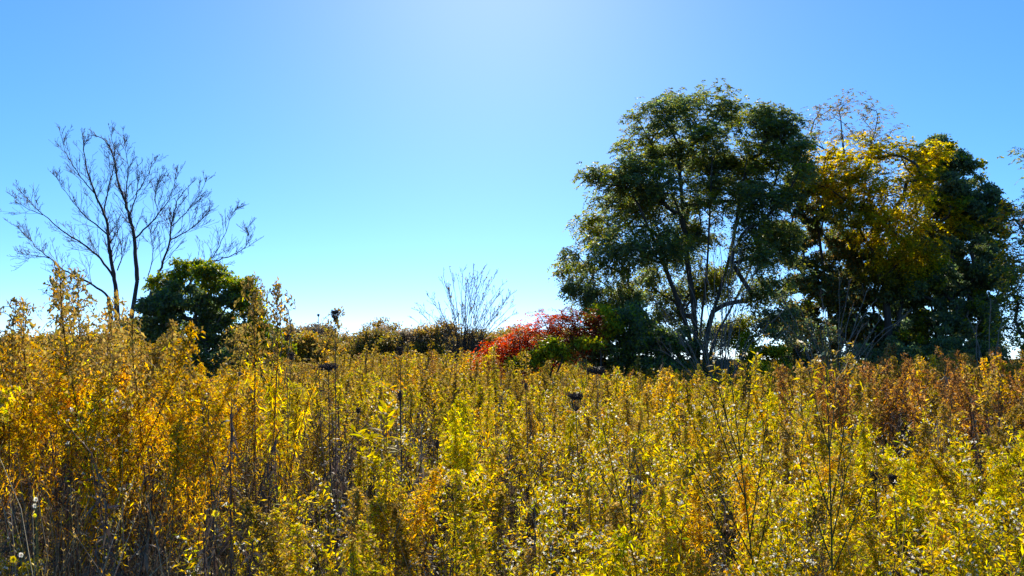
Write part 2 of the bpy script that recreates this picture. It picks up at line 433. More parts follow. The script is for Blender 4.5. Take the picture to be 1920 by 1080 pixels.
protos = {}
def single_plant(s):
    """One plant of its own: an Empty at its root that parents stem, foliage and plume."""
    nm, cat, lab, grp = KNAME[s.k]; w_ = where(s); lab += ' ' + w_; grp += ' ' + w_
    lod = 0 if s.y < 7.5 else 1
    key = (s.k, lod, s.v)
    if key not in protos:
        protos[key] = [(pn, g.mesh(nm + '_' + pn, M_PLANT)) for pn, g in KIND[s.k][lod][s.v].items() if g.n]
    o = thing(nm, lab, cat, (s.x, s.y, float(ground_z(s.x, s.y))), grp)
    o.rotation_euler = (0, 0, s.rz); o.scale = (s.w * (.55 + .45 * s.h),) * 2 + (s.h,)
    for pn, me in protos[key]: link_mesh(pn, me, o)
    return o

for s in singles: single_plant(s)

# everything farther or smaller: one mass per kind
def mass(name, label, kinds, cat):
    g = Geo()
    for k in kinds:
        for lod in range(3):
            for v in range(NV):
                ss = [s for s in rest if s.k == k and s.v == v and (0 if s.y < 7 else 1 if s.y < 18 else 2) == lod]
                if not ss: continue
                t = Geo()
                for part in KIND[k][lod][v].values():
                    if part.n:
                        pv, pc, pt, pq = part.arrays(); t.add(pv, pc, pt, pq)
                pv, pc, pt, pq = t.arrays(); m = len(pv); n = len(ss)
                rz = np.array([s.rz for s in ss]); c_, s_ = np.cos(rz)[:, None], np.sin(rz)[:, None]
                hh = np.array([s.h for s in ss])[:, None]
                ww = (.55 + .45 * hh) * (1.35 if lod == 2 else 1)
                xx = np.array([s.x for s in ss])[:, None]; yy = np.array([s.y for s in ss])[:, None]
                V = np.stack([(pv[None, :, 0] * c_ - pv[None, :, 1] * s_) * ww + xx, (pv[None, :, 0] * s_ + pv[None, :, 1] * c_) * ww + yy, pv[None, :, 2] * hh + ground_z(xx, yy)], -1)
                tint = np.array([s.tint for s in ss])[:, None, None]
                col = np.repeat(pc[None], n, 0).copy(); col[..., :3] *= tint
                off = (np.arange(n) * m)[:, None, None]
                g.add(V.reshape(-1, 3), col.reshape(-1, 4), (pt[None] + off).reshape(-1, 3), (pq[None] + off).reshape(-1, 4))
    o = link_mesh(name, g.mesh(name, M_PLANT)); o['label'] = label; o['category'] = cat; o['kind'] = 'stuff'
    return o

mass('goldenrod_undergrowth', 'mass of yellow, green and olive goldenrod filling the meadow to the trees', ['gold', 'tall', 'green', 'lime', 'olive'], 'meadow')
mass('dock_undergrowth', 'mass of rust-brown plumed plants below the dark grove', ['rust'], 'meadow')
mass('aster_undergrowth', 'mass of fine-stemmed asters with white fluff among the goldenrod', ['aster', 'dry'], 'meadow')
mass('grass', 'dry tan and green grass blades between the meadow plants', ['grass'], 'grass')

# ------------------------------------------------------------------ trees
def resample(poly, step):
    poly = np.asarray(poly, float); seg = np.linalg.norm(np.diff(poly, axis=0), axis=1); t = np.concatenate([[0], np.cumsum(seg)])
    n = max(2, int(t[-1] / step) + 1); u = np.linspace(0, t[-1], n)
    return np.stack([np.interp(u, t, poly[:, i]) for i in range(3)], 1)

def smooth(poly, it=2):
    p = np.asarray(poly, float)
    for _ in range(it):
        q = [p[0]]
        for a, b in zip(p[:-1], p[1:]): q += [a * .75 + b * .25, a * .25 + b * .75]
        q.append(p[-1]); p = np.array(q)
    return p

def skeleton(r, stems, targets, step=.45, r_tip=.010, expo=.44, r_max=.3):
    """Grow branches from the given stems to every target (nearest node wins); radii from the number of tips carried."""
    pos, par = [], []
    for st in stems:
        st = resample(smooth(st), step); last = -1
        if len(st) and pos:
            d = np.linalg.norm(np.array(pos) - st[0], axis=1); j = int(d.argmin()); last = j if d[j] < step * 1.2 else -1
        for p in st: pos.append(p); par.append(last); last = len(pos) - 1
    nst = len(pos)
    base = np.array(pos[0]); cnt = np.zeros(200000)
    order = np.argsort(np.linalg.norm((targets - base) * np.array([1, 1, .6]), axis=1))
    arr = np.zeros((200000, 3)); arr[:nst] = pos; n = nst; dr = np.zeros((200000, 3)); dr[:nst, 2] = .3
    for i in range(nst):
        if par[i] >= 0: dr[i] = unit(arr[i] - arr[par[i]])
    par = list(par); tips = []
    for ti in order:
        t = targets[ti]; dv = t - arr[:n]; d = np.linalg.norm(dv, axis=1)
        cost = d + 1.3 * np.maximum(0, arr[:n, 2] - t[2] + .15 * d) + .0
        low = arr[:n, 2] < base[2] + .9; cost = cost + low * 3 + 1.1 * d * (1 - (dr[:n] * dv).sum(1) / np.maximum(d, 1e-6))
        j = int(cost.argmin()); L = d[j]; k = max(1, int(L / step)); last = j
        bulge = np.array([0, 0, 1.]) * L * .10 + r.normal(0, .05, 3) * L
        for i in range(1, k + 1):
            f = i / k; p = arr[j] + dv[j] * f + bulge * 4 * f * (1 - f) * .6 + (r.normal(0, .03, 3) if i < k else 0)
            arr[n] = p; dr[n] = unit(p - arr[last]); par.append(last); last = n; n += 1
        tips.append(last)
    arr = arr[:n]; par = np.array(par)
    w = np.zeros(n); w[tips] += 1; w[:nst] += .5
    ch = [[] for _ in range(n)]
    for i in range(n - 1, -1, -1):
        if par[i] >= 0: w[par[i]] += w[i]
    for i in range(n):
        if par[i] >= 0: ch[par[i]].append(i)
    rad = np.minimum(r_tip * np.maximum(w, .6) ** expo, r_max)
    g = Geo(); start = [i for i in range(n) if par[i] < 0]; stack = [(None, i) for i in start]
    while stack:
        pr, i = stack.pop(); path = [] if pr is None else [pr]; path.append(i)
        while ch[i]:
            cs = sorted(ch[i], key=lambda c: -w[c])
            for c in cs[1:]: stack.append((i, c))
            i = cs[0]; path.append(i)
        rr = rad[path].copy()
        if pr is not None: rr[0] = rr[1]
        rr[-1] *= .5
        g.tube(arr[path], rr, 7 if rr[0] > .07 else 4 if rr[0] > .025 else 3, (.1, .08, .06, 0))
    return g

def lobe_points(r, lobes, per, Y, zd, sat=2):
    """Branch-tip targets inside ellipsoid lobes traced as (px, py, rx, ry[, palette, depth shift]) at distance Y."""
    out, pid = [], []
    for lb in lobes:
        cx, cy, rx, ry = lb[:4]; pal = lb[4] if len(lb) > 4 else 0; dy = lb[5] if len(lb) > 5 else r.uniform(-zd, zd)
        c = P(cx, cy, Y + dy); s = (Y + dy) / FPX
        n = max(3, int(per * rx * ry / 2500.))
        d = rand_dirs(r, n); rad = r.uniform(.0, 1, n) ** .42
        q = c + d * rad[:, None] * np.array([rx * s, max(rx, ry) * s * 1.0, ry * s])
        out.append(q); pid += [pal] * n
        for _ in range(sat):                                # small outlying sprays that break the outline
            d = rand_dirs(r, 1)[0] * np.array([1, 1, .9]); d[2] = abs(d[2]) * .8 + d[2] * .2; m = max(2, int(n * .13)); e = r.uniform(.25, .42)
            q = c + d * np.array([rx * s, max(rx, ry) * s, ry * s]) * 1.05 + rand_dirs(r, m) * (r.uniform(0, 1, m) ** .5)[:, None] * np.array([rx, rx, ry * .7]) * s * e
            out.append(q); pid += [pal] * m
    return np.concatenate(out), np.array(pid)

def sprays(r, g, tg, pid, pals, fronds=6, leaflets=10, fl=.30, ll=.08, lw=.038, alpha=.42, spread=.16, centre=None, jit=.18, droop=.5, patchy=0.):
    """Feathery compound leaves around every tip."""
    n = len(tg); ctint = r.normal(1, .16, n)
    if patchy and len(pals) > 1: pid = np.where(r.uniform(0, 1, n) < patchy, 1, pid)
    F = n * fronds; ci = np.repeat(np.arange(n), fronds)
    st = tg[ci] + r.normal(0, spread, (F, 3)) * np.array([1, 1, .7])
    out = unit(tg[ci] - (centre if centre is not None else tg.mean(0)))
    d = unit(rand_dirs(r, F) * np.array([1, 1, .6]) + out * .55)
    L = fl * r.uniform(.6, 1.25, F)
    K = leaflets; fi = np.repeat(np.arange(F), K); t = np.tile(np.linspace(.12, 1, K), F)
    pos = st[fi] + d[fi] * (L[fi] * t)[:, None] - np.array([0, 0, 1.]) * (L[fi] * droop * t * t)[:, None]
    sd = unit(np.cross(d, np.array([0, 0, 1.]) + r.normal(0, .3, (F, 3))))
    sign = np.where(np.arange(F * K) % 2 == 0, 1., -1.)[:, None]
    dd = sd[fi] * sign + d[fi] * .55 + r.normal(0, .25, (F * K, 3)) + np.array([0, 0, -.15])
    nr = unit(np.array([0, 0, 1.]) + r.normal(0, .45, (F * K, 3)))
    m = F * K; col = np.zeros((m, 4)); pp = pid[ci][fi]
    for k in range(len(pals)):
        w = pp == k
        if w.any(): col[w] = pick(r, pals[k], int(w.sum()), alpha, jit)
    ft = r.normal(1, .12, F)
    col[:, :3] *= np.clip(ctint[ci][fi] * ft[fi], .5, 1.6)[:, None]
    g.quads_leaf(pos, dd, nr, ll * r.uniform(.7, 1.25, m), lw * r.uniform(.7, 1.25, m), col, .1, .12)

def clumps(r, g, tg, pid, pals, n_leaf=50, spread=.22, ll=.09, lw=.05, alpha=.42, jit=.2, patchy=0.):
    if patchy and len(pals) > 1: pid = np.where(r.uniform(0, 1, len(tg)) < patchy, 1, pid)
    """Single broad leaves gathered round every tip."""
    n = len(tg); ci = np.repeat(np.arange(n), n_leaf); m = n * n_leaf; ctint = r.normal(1, .15, n)
    pos = tg[ci] + rand_dirs(r, m) * (r.uniform(0, 1, m) ** .6 * spread)[:, None] * np.array([1, 1, .75])
    d = rand_dirs(r, m) + np.array([0, 0, -.25]); nr = unit(rand_dirs(r, m) + np.array([0, 0, .8]))
    col = np.zeros((m, 4)); pp = pid[ci]
    for k in range(len(pals)):
        w = pp == k
        if w.any(): col[w] = pick(r, pals[k], int(w.sum()), alpha, jit)
    col[:, :3] *= np.clip(ctint[ci], .5, 1.6)[:, None]
    g.quads_leaf(pos, d, nr, ll * r.uniform(.65, 1.3, m), lw * r.uniform(.7, 1.3, m), col, .12, .1)

def finish_tree(name, label, cat, base, wood, crown, bark, group=None, wood_name='trunk', crown_name='crown', leaf=None):
    base = np.asarray(base, float)
    o = thing(name, label, cat, base, group)
    if wood is not None: link_mesh(wood_name, shifted(wood, base).mesh(name + '_' + wood_name, bark, True), o)
    if crown is not None: link_mesh(crown_name, shifted(crown, base).mesh(name + '_' + crown_name, leaf or M_LEAF), o)
    return o

def gpt(px, Y):
    q = P(px, 700, Y); return np.array([q[0], Y, float(ground_z(q[0], Y))])

DGREEN = [(.095, .14, .07), (.12, .165, .06), (.085, .125, .075), (.16, .19, .04), (.105, .14, .08)]
LGREEN = [(.17, .23, .016), (.23, .26, .014), (.12, .17, .02), (.30, .27, .012)]
OLIVEG = [(.15, .16, .04), (.20, .19, .025), (.12, .125, .05), (.26, .21, .02)]
YEL = [(.50, .36, .010), (.42, .30, .010), (.32, .25, .012), (.56, .34, .008), (.26, .22, .015)]
BROWNL = [(.22, .14, .045), (.28, .17, .04), (.17, .12, .05), (.25, .19, .045)]
ORANGE = [(.45, .17, .012), (.38, .13, .012), (.50, .24, .015), (.30, .14, .02)]
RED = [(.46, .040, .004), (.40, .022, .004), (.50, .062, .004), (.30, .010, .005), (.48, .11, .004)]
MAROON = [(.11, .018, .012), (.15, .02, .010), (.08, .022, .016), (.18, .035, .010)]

# -- the big feathery tree of the grove, several stems from one root
r = np.random.default_rng(5)
Y = 28.; b0 = gpt(1305, Y)
lobes = [(1335, 212, 80, 42), (1240, 218, 48, 38), (1425, 240, 55, 45), (1212, 285, 70, 48), (1310, 292, 100, 62), (1430, 310, 62, 65), (1145, 335, 46, 34),
         (1180, 392, 80, 42), (1295, 385, 110, 52), (1425, 395, 58, 58), (1470, 270, 35, 40), (1118, 430, 42, 32, 1), (1150, 478, 76, 40), (1088, 508, 38, 28, 1), (1122, 545, 60, 32),
         (1238, 462, 62, 42), (1405, 470, 42, 44), (1180, 572, 62, 36), (1128, 600, 42, 36, 1), (1215, 530, 44, 36), (1440, 545, 42, 40), (1470, 450, 40, 60), (1205, 340, 70, 40), (1370, 340, 60, 50), (1285, 455, 50, 50, 0, 1.5), (1345, 520, 46, 40, 1, 1.6), (1255, 575, 36, 40, 0, 1.5), (1385, 610, 36, 36, 1, 1.7), (1330, 620, 46, 26, 0, 1.8), (1300, 540, 40, 30, 0, 1.9), (1472, 245, 34, 36), (1492, 310, 26, 46)]
tg, pid = lobe_points(r, lobes, 34, Y, 1.6, 3)
stems = [[b0, P(1300, 660, Y), P(1285, 600, Y - .2), P(1262, 540, Y - .5), P(1235, 470, Y - .7), P(1200, 390, Y - 1)],
         [b0 + np.array([.2, .1, 0]), P(1305, 640, Y), P(1300, 560, Y + .3), P(1285, 470, Y + .5), P(1280, 380, Y + .6), P(1270, 280, Y + .4)],
         [b0 + np.array([.3, -.1, 0]), P(1320, 640, Y), P(1345, 560, Y), P(1370, 480, Y + .3), P(1385, 390, Y + .3), P(1400, 300, Y)],
         [b0 + np.array([.4, .1, 0]), P(1330, 650, Y), P(1365, 590, Y + .5), P(1400, 520, Y + .9), P(1430, 440, Y + 1)],
         [b0 + np.array([.1, .2, 0]), P(1312, 620, Y), P(1325, 520, Y - .4), P(1330, 420, Y - .5), P(1335, 300, Y - .3)],
         [b0 + np.array([-.2, 0, 0]), P(1280, 670, Y), P(1240, 620, Y - .3), P(1190, 580, Y - .5), P(1140, 540, Y - .7)]]
wood = skeleton(r, stems, tg, .4, .010, .42, .095)
crown = Geo(); sprays(r, crown, tg, pid, [DGREEN + OLIVEG[:2], OLIVEG + LGREEN[:2]], 13, 11, .34, .11, .058, .52, .16, patchy=.2)
finish_tree('tree', 'tall dark green feathery tree with fanned bare stems, tallest of the grove', 'tree', b0, wood, crown, M_BARK)

# -- dark round tree in front of the yellow one
r = np.random.default_rng(6); Y = 30.8; b0 = gpt(1560, Y)
lobes = [(1528, 385, 55, 55), (1495, 455, 48, 50), (1585, 455, 62, 50), (1525, 545, 66, 50), (1605, 550, 66, 58), (1560, 625, 62, 40), (1480, 600, 46, 42), (1640, 625, 48, 36), (1500, 340, 36, 34, 1), (1640, 490, 40, 40)]
tg, pid = lobe_points(r, lobes, 42, Y, 1.3)
stems = [[b0, P(1560, 650, Y), P(1555, 570, Y), P(1540, 480, Y), P(1530, 390, Y)], [b0 + np.array([.2, .1, 0]), P(1572, 640, Y), P(1595, 560, Y + .3), P(1610, 490, Y + .5)],
         [b0 + np.array([-.2, .1, 0]), P(1545, 650, Y), P(1515, 580, Y - .3), P(1490, 500, Y - .4)]]
wood = skeleton(r, stems, tg, .4, .011, .42, .14)
crown = Geo(); clumps(r, crown, tg, pid, [DGREEN + BROWNL[:2], OLIVEG + LGREEN[:1]], 130, .29, .125, .075, .46, patchy=.16)
finish_tree('tree', 'dark brownish green round tree standing before the yellow crowned one', 'tree', b0, wood, crown, M_BARK)

# -- the yellow tree
r = np.random.default_rng(7); Y = 29.2; b0 = gpt(1670, Y)
lobes = [(1555, 300, 44, 34), (1635, 285, 56, 30), (1715, 292, 42, 30), (1600, 345, 66, 44), (1690, 370, 64, 44), (1650, 425, 76, 40), (1735, 425, 56, 34), (1690, 465, 56, 30), (1780, 400, 30, 30), (1650, 520, 50, 30, 1), (1710, 490, 50, 30), (1560, 345, 50, 30), (1730, 340, 44, 40), (1600, 400, 50, 30, 1)]
tg, pid = lobe_points(r, lobes, 36, Y, 1.3)
stems = [[b0, P(1668, 640, Y), P(1660, 540, Y), P(1645, 440, Y), P(1620, 330, Y)], [b0 + np.array([.2, .1, 0]), P(1680, 620, Y), P(1700, 520, Y + .3), P(1720, 410, Y + .3)]]
wood = skeleton(r, stems, tg, .4, .011, .42, .13)
crown = Geo(); sprays(r, crown, tg, pid, [YEL + LGREEN[3:] + [(.50, .42, .012)], OLIVEG], 10, 11, .32, .11, .06, .66, .18, patchy=.12)
finish_tree('tree', 'yellow-leaved tree with the only golden crown in the dark grove', 'tree', b0, wood, crown, M_BARK)

# -- thin sparse top rising behind
r = np.random.default_rng(8); Y = 34.; b0 = gpt(1605, Y)
lobes = [(1548, 218, 36, 30), (1598, 205, 44, 26), (1640, 238, 40, 20), (1590, 255, 56, 26), (1660, 262, 26, 14), (1530, 265, 24, 18), (1610, 320, 60, 40)]
tg, pid = lobe_points(r, lobes, 19, Y, .9)
stems = [[b0, P(1606, 600, Y), P(1602, 480, Y), P(1590, 360, Y), P(1580, 260, Y)], [P(1602, 480, Y), P(1620, 380, Y), P(1625, 300, Y), P(1640, 250, Y)]]
wood = skeleton(r, stems, tg, .4, .010, .40, .11)
crown = Geo(); sprays(r, crown, tg, pid, [BROWNL + OLIVEG[:2]], 8, 8, .28, .10, .05, .45, .24)
finish_tree('tree', 'thin half-bare treetop with sparse brown leaves showing above the yellow tree', 'tree', b0, wood, crown, M_GREYB)

# -- dark tree closing the grove
r = np.random.default_rng(9); Y = 30.; b0 = gpt(1790, Y)
lobes = [(1748, 288, 40, 30), (1790, 325, 54, 44), (1832, 385, 48, 42), (1785, 420, 60, 56), (1855, 445, 34, 40), (1805, 510, 72, 56), (1745, 545, 56, 50), (1825, 600, 52, 50), (1745, 625, 64, 40), (1810, 655, 60, 30), (1870, 400, 18, 18), (1700, 600, 50, 60), (1690, 530, 50, 50), (1740, 480, 50, 50), (1770, 370, 50, 50), (1850, 520, 40, 60), (1850, 650, 30, 30), (1660, 650, 50, 40)]
tg, pid = lobe_points(r, lobes, 46, Y, 1.4)
stems = [[b0, P(1788, 640, Y), P(1785, 550, Y), P(1785, 440, Y), P(1780, 340, Y)], [b0 + np.array([.2, .1, 0]), P(1800, 620, Y), P(1825, 530, Y + .3), P(1840, 430, Y + .3)], [b0 + np.array([-.2, 0, 0]), P(1765, 630, Y), P(1740, 560, Y), P(1735, 480, Y)]]
wood = skeleton(r, stems, tg, .4, .011, .42, .15)
crown = Geo(); clumps(r, crown, tg, pid, [DGREEN, LGREEN + OLIVEG[2:]], 135, .29, .13, .075, .46, patchy=.12)
finish_tree('tree', 'dark green dense tree with stepped outline beside the yellow tree', 'tree', b0, wood, crown, M_BARK)

# -- tree cut by the frame, orange and green
r = np.random.default_rng(10); Y = 23.; b0 = gpt(1960, Y)
lobes = [(1905, 410, 24, 28, 1), (1912, 480, 32, 36, 2), (1900, 545, 30, 32), (1895, 610, 28, 28), (1955, 430, 50, 60), (1960, 540, 60, 60), (1945, 290, 22, 22), (1960, 340, 40, 40), (2020, 420, 60, 80), (2030, 540, 60, 70), (1935, 640, 40, 26)]
tg, pid = lobe_points(r, lobes, 34, Y, 1.)
stems = [[b0, P(1958, 640, Y), P(1955, 540, Y), P(1955, 430, Y), P(1955, 330, Y)], [b0 + np.array([.1, .1, 0]), P(1990, 600, Y), P(2015, 500, Y), P(2020, 420, Y)]]
wood = skeleton(r, stems, tg, .4, .011, .42, .12)
crown = Geo(); sprays(r, crown, tg, pid, [DGREEN + LGREEN + YEL[:1], ORANGE + YEL, YEL + OLIVEG], 6, 10, .30, .095, .05, .5, .2)
finish_tree('tree', 'tree with orange and yellow leaf tips cut off by the picture edge', 'tree', b0, wood, crown, M_BARK)

# -- shrubs at the foot of the grove
def shrub(seed, px, Y, lobes, pals, label, kind='clumps', per=44, n_leaf=90, ll=.095, lw=.06, spread=.25, alpha=.42, bark=M_BARK, name='shrub', cat='shrub', nst=4, group=None, tipr=.007, sat=3):
    r = np.random.default_rng(seed); b0 = gpt(px, Y); tg, pid = lobe_points(r, lobes, per, Y, .5, sat)
    tg[:, 2] = np.maximum(tg[:, 2], .25)
    zt = tg[:, 2].max()
    stems = []
    for i in range(nst):
        q = tg[r.integers(len(tg))]; f = r.uniform(.35, .6)
        stems.append([b0 + r.normal(0, .08, 3) * np.array([1, 1, 0]), b0 + (q - b0) * np.array([f * .45, f * .45, f * .6]), b0 + (q - b0) * f + np.array([0, 0, .1])])
    wood = skeleton(r, stems, tg, .3, tipr, .42, .07)
    crown = Geo()
    if kind == 'clumps': clumps(r, crown, tg, pid, pals, n_leaf, spread, ll, lw, alpha)
    else: sprays(r, crown, tg, pid, pals, *kind, ll=ll, lw=lw, alpha=alpha, spread=spread)
    return finish_tree(name, label, cat, b0, wood, crown, bark, group, leaf=M_SHRUB)

shrub(21, 1165, 25.5, [(1165, 640, 66, 40), (1230, 660, 50, 34), (1110, 660, 40, 34), (1195, 690, 70, 26)], [DGREEN], 'dark green low shrub under the tallest tree, behind the red sumac', n_leaf=100)
shrub(29, 1205, 24.5, [(1185, 612, 50, 40), (1235, 640, 44, 34), (1150, 650, 50, 34), (1215, 690, 60, 20)], [DGREEN + LGREEN[:1], LGREEN], 'dark green hanging shrub tight against the stems of the tallest tree', n_leaf=100)
shrub(30, 1470, 26., [(1455, 610, 50, 40), (1520, 640, 50, 40), (1400, 650, 36, 24, 1), (1490, 680, 56, 20)], [DGREEN + BROWNL[:1], LGREEN], 'dark leafy shrub filling the gap between the tallest and the brownish round tree', n_leaf=70, per=36)
shrub(22, 1265, 26.5, [(1265, 665, 50, 26), (1330, 690, 50, 20), (1290, 640, 30, 26)], [DGREEN + LGREEN[:1]], 'low dark shrub at the stem foot of the tallest tree')
shrub(23, 1430, 24., [(1425, 690, 46, 16), (1410, 668, 22, 16), (1450, 660, 18, 14)], [LGREEN + YEL[:2]], 'yellow-green sapling glowing below the gap in the grove', per=40)
shrub(24, 1500, 27., [(1500, 660, 44, 26), (1545, 678, 44, 22)], [DGREEN + BROWNL], 'dark twiggy shrub below the brownish round tree')
shrub(25, 1640, 26.5, [(1625, 665, 40, 20), (1680, 660, 46, 26), (1720, 672, 40, 24)], [DGREEN], 'low dark thicket shrub below the yellow tree')
shrub(26, 1820, 26.5, [(1790, 660, 46, 26), (1840, 668, 40, 30), (1752, 672, 34, 24)], [DGREEN], 'low dark shrub at the foot of the stepped dark tree')
shrub(27, 1045, 21., [(1005, 670, 18, 12), (1050, 668, 30, 14), (980, 684, 22, 10), (1092, 648, 26, 12), (1030, 652, 14, 12)], [LGREEN + YEL[2:3]], 'bright green low shrub before the maroon side of the sumac', per=22, n_leaf=46, ll=.10, sat=5)
shrub(28, 1130, 23.5, [(1120, 590, 28, 22), (1105, 625, 34, 24), (1150, 612, 26, 18)], [LGREEN + YEL[:1], ORANGE], 'yellow-green shrub between the sumac and the tallest tree', per=26)

# -- staghorn sumac: drooping red compound leaves
r = np.random.default_rng(31)
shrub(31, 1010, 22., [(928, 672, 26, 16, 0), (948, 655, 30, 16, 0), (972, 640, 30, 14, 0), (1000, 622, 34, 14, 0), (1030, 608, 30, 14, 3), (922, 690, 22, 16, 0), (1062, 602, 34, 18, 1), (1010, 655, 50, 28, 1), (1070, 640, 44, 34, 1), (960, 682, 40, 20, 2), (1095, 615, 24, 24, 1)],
      [RED, MAROON, RED[1:] + MAROON, RED + RED[2:3] + MAROON[:1]], 'flaming red sumac with drooping compound leaves, maroon in one half', kind=(5, 11, .36), per=62, ll=.095, lw=.032, spread=.14, alpha=.55, name='sumac', nst=7, sat=4)  # maroon leaves on the middle and right-hand lobes

# -- green shrub under the bare tree
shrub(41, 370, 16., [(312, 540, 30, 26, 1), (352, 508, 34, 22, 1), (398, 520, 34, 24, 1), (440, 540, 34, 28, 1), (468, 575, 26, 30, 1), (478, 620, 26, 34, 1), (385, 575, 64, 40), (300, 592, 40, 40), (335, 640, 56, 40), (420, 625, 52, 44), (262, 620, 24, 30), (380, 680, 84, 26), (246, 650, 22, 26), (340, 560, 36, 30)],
      [DGREEN + LGREEN[2:3], DGREEN[:2] + LGREEN + LGREEN + YEL[4:]], 'round leafy green shrub standing before the bare tree', per=50, n_leaf=74, ll=.072, lw=.046, spread=.15, alpha=.5, nst=6, sat=6)  # second palette paints the sunlit top and rim lighter, yellow-green
shrub(42, 505, 17., [(500, 640, 26, 18), (520, 655, 24, 16)], [LGREEN + YEL[:1]], 'small yellow-green shrub beside the round green shrub', per=40)

# ------------------------------------------------------------------ bare trees
def twigs(r, g, pts, rad, n, length, depth, up=.5, col=(.1, .08, .06, 0), ends=None, tmin=.2, tmn=.0075):
    """Side twigs along a limb, recursive."""
    for k in range(n):
        t = r.uniform(tmin, 1.) if k else .98; i = min(int(t * (len(pts) - 1)), len(pts) - 2); p = along(pts, [t])[0]
        d = unit(unit(pts[i + 1] - pts[i]) + rand_dirs(r, 1)[0] * .75 + np.array([0, 0, up * .5]))
        L = length * r.uniform(.5, 1.2) * (1.2 - .82 * t); m = 5
        q = arc(p, d, L, m, up * .25, r, .10); r0 = rad * (1 - .55 * t) * .55
        g.tube(q, np.linspace(max(r0, tmn), max(r0 * .4, tmn * .7), m), 3, col)
        if ends is not None: ends.append(q[-1])
        if depth > 0: twigs(r, g, q, max(r0, .004), max(2, min(6, int(n * .4))), L * .5, depth - 1, up, col, ends, .2, tmn)

r = np.random.default_rng(50); Y = 32.; b0 = gpt(225, Y)
cr = lambda x, y, dy=0.: P(x * .463, y * .463 + 220, Y + dy)
limbs = [  # (start radius, points traced from the photograph, depth drift)
    (.13, [(470, 700), (455, 600), (440, 480), (425, 390), (385, 310), (355, 230), (340, 150), (333, 62)], -.8),
    (.06, [(425, 390), (430, 310), (455, 230), (470, 150), (448, 68)], .9),
    (.06, [(440, 480), (400, 440), (330, 390), (270, 310), (228, 240)], -1.2),
    (.045, [(385, 310), (330, 250), (270, 160), (245, 68)], -1.),
    (.14, [(556, 660), (550, 560), (546, 490), (525, 400), (508, 340), (475, 260), (465, 180), (440, 100), (378, 70)], .8),
    (.06, [(525, 400), (550, 310), (600, 230), (632, 168)], 1.),
    (.05, [(508, 340), (518, 250), (515, 150), (500, 80)], -.6),
    (.07, [(548, 490), (600, 440), (660, 370), (700, 300), (722, 220)], 1.),
    (.035, [(640, 380), (622, 320), (640, 250), (655, 232)], .4),
    (.09, [(620, 690), (660, 590), (690, 490), (700, 390), (730, 320), (772, 270)], -1.),
    (.045, [(690, 495), (760, 460), (810, 420), (852, 360)], -.6),
    (.04, [(697, 440), (760, 380), (800, 320), (832, 258)], .7),
    (.07, [(700, 760), (830, 600), (880, 540), (925, 440), (940, 392), (962, 368)], .6),
    (.045, [(845, 585), (900, 575), (960, 550), (1012, 510), (1000, 442)], -.7),
    (.08, [(460, 650), (420, 580), (330, 510), (250, 460), (170, 390), (100, 320), (74, 285)], -1.2),
    (.03, [(175, 395), (120, 372), (65, 345)], .3),
    (.08, [(440, 730), (370, 670), (270, 630), (200, 570), (140, 520), (70, 440)], 1.),
    (.04, [(370, 672), (320, 690), (290, 695), (215, 730)], -.5),
    (.035, [(200, 570), (140, 560), (70, 550)], .4),
    (.05, [(475, 620), (500, 560), (480, 480), (470, 400)], .9),
    (.04, [(600, 640), (620, 560), (615, 480), (600, 440)], -.8)]
wood = Geo(); wc = (.05, .045, .04, 0)
wood.tube(resample([b0, b0 + np.array([0, 0, .7]), cr(470, 700)], .3), np.linspace(.15, .09, len(resample([b0, b0 + np.array([0, 0, .7]), cr(470, 700)], .3))), 8, wc)
for tx in ((556, 660), (620, 690), (700, 760), (440, 730)):
    q = resample(smooth([b0 + np.array([.1, .05, 0]), (b0 + cr(*tx)) / 2 + np.array([0, 0, -.1]), cr(*tx)]), .3); wood.tube(q, np.linspace(.12, .075, len(q)), 7, wc)
for rad, pl_, dy in limbs:
    n = len(pl_); pts = smooth([cr(x, y, dy * (i / (n - 1)) ** 1.2) for i, (x, y) in enumerate(pl_)], 2); pts = resample(pts, .22)
    pts[1:-1] += r.normal(0, .018, pts[1:-1].shape)
    rad *= .64; wood.tube(pts, np.maximum(.011, rad * np.linspace(1, .12, len(pts))), 6 if rad > .05 else 4, wc)
    Ln = np.linalg.norm(np.diff(pts, axis=0), axis=1).sum()
    twigs(r, wood, pts, rad * .45, int(8 + Ln * 5.0), 1.15, 2, .3, wc, None, .15, .0070)
finish_tree('tree', 'bare leafless tree with several stems rising behind the round green shrub', 'tree', b0, wood, None, M_GREYB)

